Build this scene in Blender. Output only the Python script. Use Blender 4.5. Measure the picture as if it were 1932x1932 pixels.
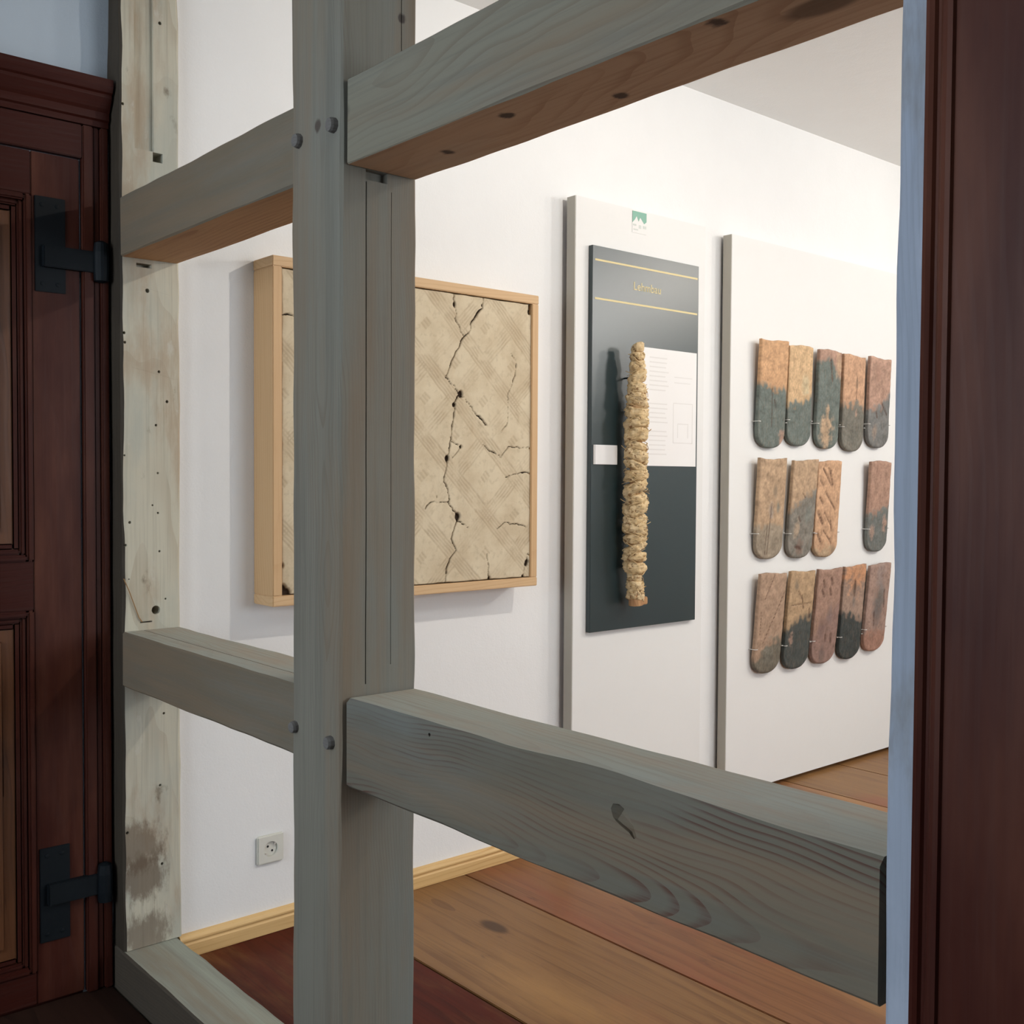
import bpy, bmesh, math, random
import numpy as np
from mathutils import Vector, Matrix, noise

for o in list(bpy.data.objects):
    bpy.data.objects.remove(o)
scene = bpy.context.scene
COL = scene.collection
R = math.radians

# ------------------------------------------------------------------ camera
YAW, PITCH, ROLL, FPX, EYE = R(49.308), R(-1.830), R(0.343), 2017.9, 1.27
F = Vector((-math.sin(YAW) * math.cos(PITCH), math.cos(YAW) * math.cos(PITCH), math.sin(PITCH)))
RT = Vector((math.cos(YAW), math.sin(YAW), 0))
UP = RT.cross(F)
RT, UP = math.cos(ROLL) * RT + math.sin(ROLL) * UP, -math.sin(ROLL) * RT + math.cos(ROLL) * UP
cd = bpy.data.cameras.new('camera')
cam = bpy.data.objects.new('camera', cd)
COL.objects.link(cam)
cd.sensor_width = 36
cd.lens = FPX / 1932 * 36
cd.clip_start = 0.02
m = Matrix((RT, UP, -F)).transposed().to_4x4()
m.translation = (0, 0, EYE)
cam.matrix_world = m
scene.camera = cam

# ------------------------------------------------------------------ world, windows' daylight, lamps, added fill, exposure
w = bpy.data.worlds.new('overcast_sky')
scene.world = w
w.use_nodes = True
w.node_tree.nodes['Background'].inputs[0].default_value = (0.84, 0.92, 1.0, 1)
w.node_tree.nodes['Background'].inputs[1].default_value = 8.6
vs = scene.view_settings
vs.view_transform = 'Standard'
vs.look = 'None'
vs.gamma = 1
vs.use_curve_mapping = False
vs.exposure = 0.0


def spot(name, loc, target, watts, angle, blend, size, col):
    l = bpy.data.lights.new(name, 'SPOT')
    l.energy, l.spot_size, l.spot_blend, l.shadow_soft_size, l.color = watts, R(angle), blend, size, col
    o = bpy.data.objects.new(name, l)
    COL.objects.link(o)
    o.location = loc
    o.rotation_euler = (Vector(target) - Vector(loc)).to_track_quat('-Z', 'Y').to_euler()
    return o


def portal(name, loc, rot, sx, sy):
    l = bpy.data.lights.new(name, 'AREA')
    l.shape, l.size, l.size_y = 'RECTANGLE', sx, sy
    l.cycles.is_portal = True
    o = bpy.data.objects.new(name, l)
    COL.objects.link(o)
    o.location = loc
    o.rotation_euler = rot
    return o


WARM = (1.0, 0.92, 0.82)
spot('spot_lamp', (-0.85, 2.5, 2.5), (-2.6, 2.3, 1.35), 50, 120, 0.8, 0.022, WARM)
spot('spot_lamp', (-0.85, 5.0, 2.46), (-2.6, 3.6, 1.45), 44, 118, 0.7, 0.03, WARM)
l = bpy.data.lights.new('ceiling_fill', 'POINT')  # added unseen point light that brightens the exhibition room's ceiling
l.energy, l.shadow_soft_size, l.color = 52, 0.15, (1.0, 0.98, 0.95)
o = bpy.data.objects.new('ceiling_fill', l)
COL.objects.link(o)
o.location = (-0.5, 4.4, 2.2)
# windows (built further down): the exhibition room's right wall, the near room's rear wall
portal('window_portal', (2.35, 3.3, 1.6), (0, R(90), 0), 1.4, 2.0)
portal('window_portal', (-1.25, -2.55, 1.7), (R(90), 0, 0), 2.1, 1.5)


# ------------------------------------------------------------------ node helper
class NT:
    def __init__(s, name):
        s.m = bpy.data.materials.new(name)
        s.m.use_nodes = True
        s.t = s.m.node_tree
        s.b = s.t.nodes['Principled BSDF']

    def n(s, kind, **kw):
        nd = s.t.nodes.new(kind)
        ins = kw.pop('ins', {})
        for k, v in kw.items():
            setattr(nd, k, v)
        for k, v in ins.items():
            s.set(nd.inputs[k], v)
        return nd

    def set(s, sock, v):
        if isinstance(v, bpy.types.NodeSocket):
            s.t.links.new(v, sock)
        elif isinstance(v, (tuple, list)) and len(v) == 3 and sock.type == 'RGBA':
            sock.default_value = (*v, 1)
        else:
            sock.default_value = v

    def math(s, op, a, b=0.0, c=None):
        nd = s.n('ShaderNodeMath', operation=op)
        s.set(nd.inputs[0], a)
        s.set(nd.inputs[1], b)
        if c is not None:
            s.set(nd.inputs[2], c)
        return nd.outputs[0]

    def mix(s, f, a, b, mode='MIX'):
        nd = s.n('ShaderNodeMix', data_type='RGBA', blend_type=mode)
        s.set(nd.inputs['Factor'], f)
        s.set(nd.inputs[6], a)
        s.set(nd.inputs[7], b)
        return nd.outputs[2]

    def noise(s, vec, scale, detail=4, rough=0.55, dist=0.0):
        nd = s.n('ShaderNodeTexNoise')
        nd.inputs['Scale'].default_value = scale
        nd.inputs['Detail'].default_value = detail
        nd.inputs['Roughness'].default_value = rough
        nd.inputs['Distortion'].default_value = dist
        if vec is not None:
            s.t.links.new(vec, nd.inputs['Vector'])
        return nd.outputs[0]

    def ramp(s, f, stops):
        nd = s.n('ShaderNodeValToRGB')
        e = nd.color_ramp.elements
        while len(e) < len(stops):
            e.new(0.5)
        for el, (p, c) in zip(e, stops):
            el.position = p
            el.color = (*c, 1) if len(c) == 3 else c
        s.set(nd.inputs[0], f)
        return nd.outputs[0]

    def step(s, f, a, b):
        nd = s.n('ShaderNodeMapRange', interpolation_type='SMOOTHSTEP')
        s.set(nd.inputs[0], f)
        nd.inputs[1].default_value, nd.inputs[2].default_value = a, b
        return nd.outputs[0]

    def coord(s, scale=(1, 1, 1), rot=(0, 0, 0), loc=(0, 0, 0), kind='Object'):
        tc = s.n('ShaderNodeTexCoord')
        mp = s.n('ShaderNodeMapping')
        mp.inputs['Scale'].default_value = scale
        mp.inputs['Rotation'].default_value = rot
        mp.inputs['Location'].default_value = loc
        s.t.links.new(tc.outputs[kind], mp.inputs['Vector'])
        return mp.outputs[0]

    def bump(s, h, strength, dist=0.002):
        nd = s.n('ShaderNodeBump')
        nd.inputs['Strength'].default_value = strength
        nd.inputs['Distance'].default_value = dist
        s.t.links.new(h, nd.inputs['Height'])
        s.t.links.new(nd.outputs[0], s.b.inputs['Normal'])

    def out(s, col=None, rough=0.6, spec=None, metal=None, coat=None):
        if col is not None:
            s.set(s.b.inputs['Base Color'], col)
        s.set(s.b.inputs['Roughness'], rough)
        if spec is not None:
            s.set(s.b.inputs['Specular IOR Level'], spec)
        if metal is not None:
            s.set(s.b.inputs['Metallic'], metal)
        if coat is not None:
            s.set(s.b.inputs['Coat Weight'], coat[0])
            s.set(s.b.inputs['Coat Roughness'], coat[1])
        return s.m


AX = {'x': ((0, 0, 0)), 'y': (0, 0, R(-90)), 'z': (0, R(90), 0)}


def wood(name, axis, base, line, dark=None, freq=70, pith=(0.03, -0.22), tilt=(0.0, 0.06), lines=0.6,
         fibre=0.35, patch=None, rough=0.75, bump=0.25, spec=0.3, seed=0.0, coat=None, knots=None, stops=(0.55, 0.97), wob=0.06, stains=()):
    """solid pine: growth rings around a slightly inclined pith, fibres along the axis, large weathered patches"""
    t = NT(name)
    v0 = t.coord(rot=AX[axis])                               # length now runs along local X
    mp = t.n('ShaderNodeMapping')
    mp.inputs['Rotation'].default_value = (0, tilt[1], tilt[0])
    mp.inputs['Location'].default_value = (seed, pith[0], pith[1])
    t.t.links.new(v0, mp.inputs['Vector'])
    v = mp.outputs[0]
    mw = t.n('ShaderNodeMapping')
    mw.inputs['Scale'].default_value = (0.35, 1, 1)
    t.t.links.new(v, mw.inputs['Vector'])
    nz = t.n('ShaderNodeTexNoise')
    nz.inputs['Scale'].default_value = 5.5
    nz.inputs['Detail'].default_value = 2
    t.t.links.new(mw.outputs[0], nz.inputs['Vector'])
    sx = t.n('ShaderNodeSeparateXYZ')
    t.t.links.new(v, sx.inputs[0])
    sn = t.n('ShaderNodeSeparateColor')
    t.t.links.new(nz.outputs['Color'], sn.inputs[0])
    yy = t.math('ADD', sx.outputs[1], t.math('MULTIPLY', t.math('SUBTRACT', sn.outputs[0], 0.5), wob))
    zz = t.math('ADD', sx.outputs[2], t.math('MULTIPLY', t.math('SUBTRACT', sn.outputs[1], 0.5), wob))
    r = t.math('SQRT', t.math('ADD', t.math('MULTIPLY', yy, yy), t.math('MULTIPLY', zz, zz)))
    saw = t.math('FRACT', t.math('MULTIPLY', r, freq))
    ring = t.step(saw, *stops)
    mf = t.n('ShaderNodeMapping')
    mf.inputs['Scale'].default_value = (3, 130, 130)
    t.t.links.new(v0, mf.inputs['Vector'])
    fb = t.noise(mf.outputs[0], 1.0, 3, 0.6)
    ringvar = t.step(t.noise(mw.outputs[0], 7, 2), 0.40, 0.62)
    f = t.math('MULTIPLY', t.math('MULTIPLY', ring, lines), t.math('ADD', 0.15, t.math('MULTIPLY', ringvar, 0.85)))
    c = t.mix(f, base, line)
    c = t.mix(t.math('MULTIPLY', t.step(fb, 0.45, 0.75), fibre), c, dark or line)
    if patch:
        for k, (pc, sc, lo, hi, amt, st) in enumerate(patch):
            mp2 = t.n('ShaderNodeMapping')
            mp2.inputs['Scale'].default_value = (st, 1, 1)
            mp2.inputs['Location'].default_value = (seed * 3 + k * 7.3, k * 2.1, seed)
            t.t.links.new(v0, mp2.inputs['Vector'])
            pn = t.noise(mp2.outputs[0], sc, 6, 0.62)
            c = t.mix(t.math('MULTIPLY', t.step(pn, lo, hi), amt), c, pc)
    for (sp, sr, sc_, amt) in stains:
        tcs = t.n('ShaderNodeTexCoord')
        dv = t.n('ShaderNodeVectorMath', operation='DISTANCE')
        t.t.links.new(tcs.outputs['Object'], dv.inputs[0])
        dv.inputs[1].default_value = sp
        ms_ = t.n('ShaderNodeMapping')
        ms_.inputs['Scale'].default_value = (1, 1, 0.4) if axis == 'z' else (0.4, 1, 1)
        t.t.links.new(tcs.outputs['Object'], ms_.inputs['Vector'])
        sn_ = t.noise(ms_.outputs[0], 45, 6, 0.7)
        sf = t.step(t.math('ADD', t.math('DIVIDE', dv.outputs['Value'], sr), t.math('MULTIPLY', t.math('SUBTRACT', sn_, 0.5), 2.2)), 1.3, 0.6)
        c = t.mix(t.math('MULTIPLY', sf, amt), c, sc_)
    if knots:
        vo = t.n('ShaderNodeTexVoronoi')
        vo.inputs['Scale'].default_value = knots
        mk = t.n('ShaderNodeMapping')
        mk.inputs['Scale'].default_value = (0.45, 1, 1)
        mk.inputs['Location'].default_value = (seed, seed * 2, 0)
        t.t.links.new(v0, mk.inputs['Vector'])
        t.t.links.new(mk.outputs[0], vo.inputs['Vector'])
        kf = t.math('SUBTRACT', 1.0, t.step(vo.outputs['Distance'], 0.045, 0.075))
        c = t.mix(t.math('MULTIPLY', kf, 0.8), c, tuple(x * 0.35 for x in line))
    h = t.math('ADD', t.math('MULTIPLY', fb, 0.6), t.math('MULTIPLY', ring, -0.5))
    t.bump(h, bump, 0.0015)
    return t.out(c, rough, spec, coat=coat)


def plain(name, col, rough=0.6, var=0.06, scale=40, bump=0.15, spec=0.4, metal=None, dist=0.001):
    t = NT(name)
    v = t.coord()
    n1 = t.noise(v, scale, 5)
    n2 = t.noise(v, scale * 0.12, 3)
    c = t.mix(t.math('MULTIPLY', n1, var * 2), col, tuple(x * 0.72 for x in col))
    c = t.mix(t.math('MULTIPLY', t.step(n2, 0.35, 0.7), var * 1.5), c, tuple(x * 0.85 for x in col))
    if bump:
        t.bump(n1, bump, dist)
    return t.out(c, rough, spec, metal)


# ------------------------------------------------------------------ object helpers
def empty(name, loc=(0, 0, 0), parent=None):
    o = bpy.data.objects.new(name, None)
    COL.objects.link(o)
    o.empty_display_size = 0.1
    if parent:
        o.parent = parent
        o.location = Vector(loc) - gl(parent)
    else:
        o.location = loc
    return o


GL = {}


def gl(o):
    """world origin of an unrotated chain of parents"""
    p = Vector(o.location)
    while o.parent:
        o = o.parent
        p += Vector(o.location)
    return p


def tag(o, label=None, cat=None, group=None, kind=None):
    for k, v in (('label', label), ('category', cat), ('group', group), ('kind', kind)):
        if v:
            o[k] = v
    return o


def mesh(name, verts, faces, mat, parent=None, origin=None, smooth=False):
    """verts in world coordinates; the object's origin is put at the base centre"""
    vs_ = np.array(verts, float)
    if origin is None:
        lo, hi = vs_.min(0), vs_.max(0)
        origin = ((lo[0] + hi[0]) / 2, (lo[1] + hi[1]) / 2, lo[2])
    vs_ = vs_ - np.array(origin)
    me = bpy.data.meshes.new(name)
    me.from_pydata(vs_.tolist(), [], faces)
    bm = bmesh.new()
    bm.from_mesh(me)
    bmesh.ops.recalc_face_normals(bm, faces=bm.faces)
    bm.to_mesh(me)
    bm.free()
    if smooth:
        me.polygons.foreach_set('use_smooth', [True] * len(me.polygons))
    me.materials.append(mat)
    o = bpy.data.objects.new(name, me)
    COL.objects.link(o)
    if parent:
        o.parent = parent
        o.location = Vector(origin) - gl(parent)
    else:
        o.location = origin
    return o


class MB:
    """collects shapes for one mesh"""

    def __init__(s):
        s.v, s.f = [], []

    def add(s, v, f):
        k = len(s.v)
        s.v += [tuple(p) for p in v]
        s.f += [tuple(i + k for i in q) for q in f]
        return s

    def box(s, x0, x1, y0, y1, z0, z1, bev=0.0):
        if not bev:
            return s.add([(x0, y0, z0), (x1, y0, z0), (x1, y1, z0), (x0, y1, z0), (x0, y0, z1), (x1, y0, z1), (x1, y1, z1), (x0, y1, z1)],
                         [(0, 3, 2, 1), (4, 5, 6, 7), (0, 1, 5, 4), (1, 2, 6, 5), (2, 3, 7, 6), (3, 0, 4, 7)])
        bm = bmesh.new()
        bmesh.ops.create_cube(bm, size=1)
        for v in bm.verts:
            v.co = Vector(((x0 + x1) / 2 + v.co.x * (x1 - x0), (y0 + y1) / 2 + v.co.y * (y1 - y0), (z0 + z1) / 2 + v.co.z * (z1 - z0)))
        bmesh.ops.bevel(bm, geom=bm.edges[:], offset=bev, segments=2, affect='EDGES', clamp_overlap=True)
        bm.verts.index_update()
        s.add([v.co.copy() for v in bm.verts], [[v.index for v in f.verts] for f in bm.faces])
        bm.free()
        return s

    def lathe(s, c, axis, prof, n=24, cap=True):
        """prof: list of (distance along axis, radius)"""
        ax = Vector(axis).normalized()
        a = ax.orthogonal().normalized()
        b = ax.cross(a)
        c = Vector(c)
        vs_, fs = [], []
        for (t, r) in prof:
            for i in range(n):
                an = 2 * math.pi * i / n
                vs_.append(c + ax * t + (a * math.cos(an) + b * math.sin(an)) * r)
        for j in range(len(prof) - 1):
            for i in range(n):
                fs.append((j * n + i, j * n + (i + 1) % n, (j + 1) * n + (i + 1) % n, (j + 1) * n + i))
        if cap:
            fs.append(tuple(range(n))[::-1])
            fs.append(tuple(range((len(prof) - 1) * n, len(prof) * n)))
        return s.add(vs_, fs)

    def tube(s, pts, r, n=6):
        pts = [Vector(p) for p in pts]
        vs_, fs = [], []
        for i, p in enumerate(pts):
            d = (pts[min(i + 1, len(pts) - 1)] - pts[max(i - 1, 0)]).normalized()
            a = d.orthogonal().normalized() if i == 0 else (a - d * a.dot(d)).normalized()
            b = d.cross(a)
            rr = r[i] if isinstance(r, (list, tuple)) else r
            for k in range(n):
                an = 2 * math.pi * k / n
                vs_.append(p + (a * math.cos(an) + b * math.sin(an)) * rr)
        for j in range(len(pts) - 1):
            for k in range(n):
                fs.append((j * n + k, j * n + (k + 1) % n, (j + 1) * n + (k + 1) % n, (j + 1) * n + k))
        fs.append(tuple(range(n))[::-1])
        fs.append(tuple(range((len(pts) - 1) * n, len(pts) * n)))
        return s.add(vs_, fs)

    def sweep(s, prof, axis, l0, l1):
        """prof: closed polygon in the two other axes, extruded from l0 to l1 along axis"""
        n = len(prof)
        vs_ = []
        for l in (l0, l1):
            for (a, b) in prof:
                vs_.append({'x': (l, a, b), 'y': (a, l, b), 'z': (a, b, l)}[axis])
        fs = [(i, (i + 1) % n, n + (i + 1) % n, n + i) for i in range(n)]
        fs += [tuple(range(n))[::-1], tuple(range(n, 2 * n))]
        return s.add(vs_, fs)

    def build(s, name, mat, parent=None, origin=None, smooth=False):
        return mesh(name, s.v, s.f, mat, parent, origin, smooth)


def box(name, x0, x1, y0, y1, z0, z1, mat, parent=None, bev=0.0, origin=None):
    return MB().box(x0, x1, y0, y1, z0, z1, bev).build(name, mat, parent, origin)


def beam(name, axis, l0, l1, a0, a1, b0, b1, mat, parent=None, amp=0.0025, bev=0.006, seg=None, seed=0, wane=None, under=None, top=False, front=None):
    """hewn timber: chamfered rectangle whose arrises wander; wane(l) -> extra chamfer on arris (a0, b1)"""
    seg = seg or max(6, int((l1 - l0) / 0.03))
    vs_, fs = [], []
    mp = {'x': lambda l, a, b: (l, a, b), 'y': lambda l, a, b: (a, l, b), 'z': lambda l, a, b: (a, b, l)}[axis]
    for i in range(seg + 1):
        l = l0 + (l1 - l0) * i / seg
        for k, (sa, sb) in enumerate(((0, 0), (1, 0), (1, 1), (0, 1))):
            n1 = noise.noise((l * 3.1, k * 5.3 + seed * 9.7, 0.3)) + 0.5 * noise.noise((l * 11, k * 5.3 + seed * 9.7, 4.3))
            n2 = noise.noise((l * 3.1, k * 5.3 + seed * 9.7, 7.7)) + 0.5 * noise.noise((l * 11, k * 5.3 + seed * 9.7, 11.3))
            c = bev * (1 + 0.9 * noise.noise((l * 9, k * 3.1 + seed * 4.1, 2.2)))
            c = max(0.0015, c)
            if wane and k == 3:
                c += wane(l)
            a = (a1 if sa else a0) + amp * n1
            b = (b1 if sb else b0) + amp * n2
            da, db = (-c if sa else c), (-c if sb else c)
            p, q = (a + da, b), (a, b + db)
            if k in (0, 2):
                p, q = q, p
            vs_ += [mp(l, *p), mp(l, *q)]
    for i in range(seg):
        for k in range(8):
            fs.append((i * 8 + k, i * 8 + (k + 1) % 8, (i + 1) * 8 + (k + 1) % 8, (i + 1) * 8 + k))
    fs += [tuple(range(8))[::-1], tuple(range(seg * 8, seg * 8 + 8))]
    o = mesh(name, vs_, fs, mat, parent)
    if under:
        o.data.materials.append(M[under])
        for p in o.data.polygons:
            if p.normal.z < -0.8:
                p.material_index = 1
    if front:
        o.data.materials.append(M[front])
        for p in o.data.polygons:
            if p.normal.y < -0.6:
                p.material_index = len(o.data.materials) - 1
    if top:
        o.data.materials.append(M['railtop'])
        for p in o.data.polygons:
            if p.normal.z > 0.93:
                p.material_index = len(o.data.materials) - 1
    return o


def cut(o, mb):
    """carve the collected shapes out of o (real holes)"""
    c = mb.build('cutter', o.data.materials[0])
    md = o.modifiers.new('cut', 'BOOLEAN')
    md.object, md.operation, md.solver = c, 'DIFFERENCE', 'EXACT'
    bpy.context.view_layer.update()
    dg = bpy.context.evaluated_depsgraph_get()
    nm = bpy.data.meshes.new_from_object(o.evaluated_get(dg))
    o.modifiers.remove(md)
    old = o.data
    o.data = nm
    nm.name = old.name
    bpy.data.objects.remove(c)


# ------------------------------------------------------------------ materials
GREY = (0.235, 0.222, 0.172)
M = {}


def timber(name, axis, **kw):
    a = dict(base=GREY, line=(0.150, 0.105, 0.075), dark=(0.17, 0.16, 0.13), freq=150, lines=0.5, fibre=0.6,
             patch=[((0.215, 0.245, 0.235), 3.0, 0.45, 0.7, 0.5, 0.25), ((0.24, 0.175, 0.115), 7.0, 0.45, 0.66, 0.7, 0.08), ((0.15, 0.14, 0.115), 14.0, 0.52, 0.7, 0.5, 0.05)], rough=0.78, knots=None)
    a.update(kw)
    return wood(name, axis, **a)


M['rail_a'] = timber('grey_pine_rail', 'x', base=(0.155, 0.142, 0.108), pith=(0.10, -0.02), tilt=(0.085, 0.02), freq=125, lines=0.95, line=(0.095, 0.038, 0.026), stops=(0.5, 0.97), seed=0.4, wob=0.075)  # base darkened for the weaker light reaching the lower rail
M['rail_b'] = timber('grey_pine_beam', 'x', pith=(0.2, -0.13), tilt=(0.02, 0.05), freq=150, seed=2.3, lines=0.4, knots=3.0)
M['rail_c'] = timber('brown_grey_pine_rail', 'x', pith=(0.16, 0.1), tilt=(0.04, 0.0), freq=150, seed=5.1, lines=0.45, base=(0.175, 0.145, 0.10))
M['post_mid'] = timber('grey_pine_post', 'z', pith=(0.12, 0.05), tilt=(0.01, 0.015), freq=190, seed=3.7, lines=0.4, base=(0.23, 0.218, 0.178),
                       stains=[((0.008, -0.08, 1.829), 0.010, (0.07, 0.05, 0.04), 0.85), ((0.085, 0.046, 2.028), 0.008, (0.05, 0.04, 0.035), 0.9)])
M['post_old'] = timber('old_chalky_post', 'z', base=(0.56, 0.525, 0.42), line=(0.36, 0.28, 0.19), dark=(0.24, 0.22, 0.17), freq=60, lines=0.35, fibre=0.35, seed=1.9, rough=0.9,
                       patch=[((0.43, 0.44, 0.38), 6, 0.42, 0.62, 0.75, 0.3), ((0.40, 0.30, 0.205), 8, 0.5, 0.68, 0.65, 0.3), ((0.56, 0.53, 0.45), 22, 0.6, 0.72, 0.8, 0.5), ((0.16, 0.125, 0.085), 12, 0.63, 0.74, 0.8, 0.5)], bump=0.45,
                       stains=[((0.04, -0.045, 0.26), 0.065, (0.17, 0.12, 0.08), 0.75), ((0.04, -0.03, 0.18), 0.06, (0.13, 0.09, 0.06), 0.75), ((0.04, -0.02, 0.03), 0.06, (0.14, 0.1, 0.07), 0.7)])
M['post_blue'] = timber('limewashed_post', 'z', base=(0.36, 0.41, 0.50), line=(0.25, 0.28, 0.33), dark=(0.22, 0.25, 0.3), lines=0.2, fibre=0.3, seed=6.6, rough=0.85,
                        patch=[((0.45, 0.50, 0.60), 14, 0.5, 0.68, 0.6, 0.35), ((0.23, 0.23, 0.22), 9, 0.56, 0.72, 0.7, 0.3)])
M['sill'] = timber('pale_grey_sill', 'x', base=(0.33, 0.35, 0.29), line=(0.26, 0.26, 0.21), lines=0.3, seed=8.2, fibre=0.25)
M['underside'] = wood('brown_bounce_underside', 'x', (0.56, 0.36, 0.22), (0.34, 0.18, 0.09), freq=120, lines=0.5, fibre=0.45, rough=0.8, seed=3.3, knots=2.6,  # brown wood, lightened in colour to stand in for floor bounce
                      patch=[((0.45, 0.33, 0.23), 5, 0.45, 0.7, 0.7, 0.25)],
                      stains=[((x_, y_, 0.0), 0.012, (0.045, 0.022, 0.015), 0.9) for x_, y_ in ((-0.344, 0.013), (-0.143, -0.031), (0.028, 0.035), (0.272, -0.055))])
M['railtop'] = timber('pale_rail_top', 'x', base=(0.37, 0.375, 0.32), line=(0.26, 0.23, 0.18), dark=(0.27, 0.26, 0.21), lines=0.35, seed=2.9, freq=110,  # paler tone for upward faces of the lower rails
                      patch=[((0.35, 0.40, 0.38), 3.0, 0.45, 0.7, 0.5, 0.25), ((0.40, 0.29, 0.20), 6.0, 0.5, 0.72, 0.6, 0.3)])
M['underside_b'] = wood('orange_bounce_underside', 'x', (0.56, 0.33, 0.17), (0.33, 0.16, 0.07), freq=90, lines=0.6, fibre=0.45, rough=0.8, seed=6.1, pith=(0.05, 0.04), tilt=(0.05, 0.01))  # orange-brown wood, its tone raised for light bounced from below
M['postfront'] = timber('dark_post_front', 'z', base=(0.055, 0.043, 0.03), line=(0.03, 0.022, 0.016), dark=(0.025, 0.02, 0.015), patch=[((0.028, 0.022, 0.017), 8, 0.45, 0.65, 0.8, 0.3)], seed=4.9)  # much darker wood for the old post's front face
M['sillfront'] = timber('shaded_sill_front', 'x', base=(0.085, 0.068, 0.05), line=(0.07, 0.05, 0.036), dark=(0.06, 0.05, 0.04), patch=[((0.08, 0.065, 0.05), 8, 0.45, 0.65, 0.7, 0.3)], seed=4.1)  # shade low in the near room put into the sill's front colour
M['peg'] = wood('oak_peg', 'y', (0.17, 0.16, 0.15), (0.09, 0.08, 0.07), freq=160, pith=(0, 0), rough=0.8)

VARN = (0.046, 0.0095, 0.006)
M['varnish_z'] = wood('dark_red_varnished_pine', 'z', VARN, (0.05, 0.016, 0.013), dark=(0.055, 0.02, 0.015), freq=70, lines=0.55, fibre=0.6, tilt=(0.03, 0.02), rough=0.45, spec=0.15, bump=0.2, seed=1.1, knots=2.3,
                      patch=[((0.15, 0.055, 0.032), 3, 0.38, 0.66, 0.8, 0.2)])
M['varnish_y'] = wood('dark_red_varnished_moulding', 'y', VARN, (0.05, 0.016, 0.013), dark=(0.05, 0.018, 0.014), freq=70, lines=0.5, fibre=0.6, rough=0.45, spec=0.15, bump=0.2, seed=4.1)
M['varnish_panel'] = wood('brown_varnished_panel', 'z', (0.13, 0.05, 0.02), (0.06, 0.022, 0.012), dark=(0.07, 0.026, 0.013), freq=60, lines=0.5, fibre=0.5, rough=0.4, spec=0.4, seed=7.7, tilt=(0.05, 0.02))
M['iron'] = plain('black_iron', (0.005, 0.008, 0.011), 0.55, 0.3, 90, 0.3, 0.2)


def plaster(name, col, rough=0.9):
    t = NT(name)
    v = t.coord()
    a = t.noise(v, 7, 5, 0.6)
    b = t.noise(v, 160, 4, 0.6)
    c = t.mix(t.math('MULTIPLY', t.step(a, 0.3, 0.75), 0.10), col, tuple(x * 0.86 for x in col))
    t.bump(t.math('ADD', t.math('MULTIPLY', a, 2.5), t.math('MULTIPLY', b, 0.5)), 0.25, 0.004)
    return t.out(c, rough, 0.2)


M['white'] = plaster('white_lime_plaster', (0.86, 0.855, 0.84))
M['ceil'] = plaster('white_ceiling_plaster', (0.88, 0.88, 0.86))
M['nearwall'] = plaster('near_room_plaster', (0.50, 0.56, 0.62))
M['panel'] = plain('white_display_board', (0.82, 0.81, 0.785), 0.6, 0.03, 60, 0.04, 0.3)
M['panel_edge'] = plain('beige_board_edge', (0.46, 0.43, 0.37), 0.7, 0.05, 60, 0.05, 0.3)
M['batten'] = plain('brown_batten', (0.24, 0.155, 0.115), 0.7, 0.2, 50, 0.1)
M['batten_dark'] = plain('dark_batten', (0.045, 0.045, 0.055), 0.7, 0.2, 50, 0.1)
M['pinebase'] = wood('pale_pine_skirting', 'y', (0.70, 0.46, 0.20), (0.52, 0.28, 0.09), freq=60, pith=(0.05, 0.02), tilt=(0.02, 0.02), lines=0.6, fibre=0.2, rough=0.5, spec=0.4, knots=2.5, seed=3)
M['pineframe_y'] = wood('pale_pine_frame_rail', 'y', (0.66, 0.44, 0.24), (0.52, 0.30, 0.14), freq=80, lines=0.4, fibre=0.2, rough=0.55, seed=2)
M['pineframe_z'] = wood('pale_pine_frame_stile', 'z', (0.62, 0.40, 0.21), (0.48, 0.27, 0.12), freq=80, lines=0.4, fibre=0.2, rough=0.55, seed=5)


def floormat(name, base, line, seed, red=0.5, spec=0.22):
    return wood(name, 'x', base, line, dark=tuple(x * 0.75 for x in line), freq=26, pith=(0.09, 0.05), tilt=(0.05, 0.02), lines=0.5, fibre=0.45, rough=0.40, spec=spec, bump=0.12, seed=seed, knots=2.2, stops=(0.3, 0.95),
                patch=[((0.26, 0.085, 0.04), 3.5, 0.5, 0.72, red, 0.35), ((0.10, 0.04, 0.025), 9, 0.64, 0.74, 0.75, 0.4), ((0.46, 0.25, 0.09), 2.4, 0.5, 0.75, 0.6, 0.25)])


M['board'] = [floormat('varnished_floor_board_%s' % n, b, l, sd, rd) for n, b, l, sd, rd in (
    ('amber', (0.245, 0.122, 0.046), (0.125, 0.052, 0.022), 1.3, 0.6), ('honey', (0.26, 0.135, 0.053), (0.14, 0.06, 0.026), 4.4, 0.75), ('russet', (0.235, 0.10, 0.042), (0.115, 0.042, 0.02), 7.9, 0.85))]
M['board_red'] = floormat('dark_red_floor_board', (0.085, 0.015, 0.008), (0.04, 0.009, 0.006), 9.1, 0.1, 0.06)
M['subfloor'] = plain('dark_subfloor', (0.03, 0.02, 0.016), 0.9)
M['nearfloor'] = wood('dark_near_floor_board', 'x', (0.028, 0.013, 0.009), (0.014, 0.007, 0.005), freq=40, rough=0.6, spec=0.12, seed=2.5)
M['plastic'] = plain('cream_plastic', (0.70, 0.69, 0.62), 0.4, 0.02, 80, 0.0)
M['hole'] = plain('dark_socket_hole', (0.02, 0.02, 0.02), 0.8)
M['metal'] = plain('galvanised_wire', (0.72, 0.71, 0.68), 0.4, 0.05, 200, 0.0, 0.5, 0.6)
M['paper'] = plain('white_paper', (0.86, 0.84, 0.82), 0.7, 0.02, 30, 0.0)
M['print'] = plain('pale_grey_print', (0.66, 0.63, 0.60), 0.8, 0.05, 30, 0.0)
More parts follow.
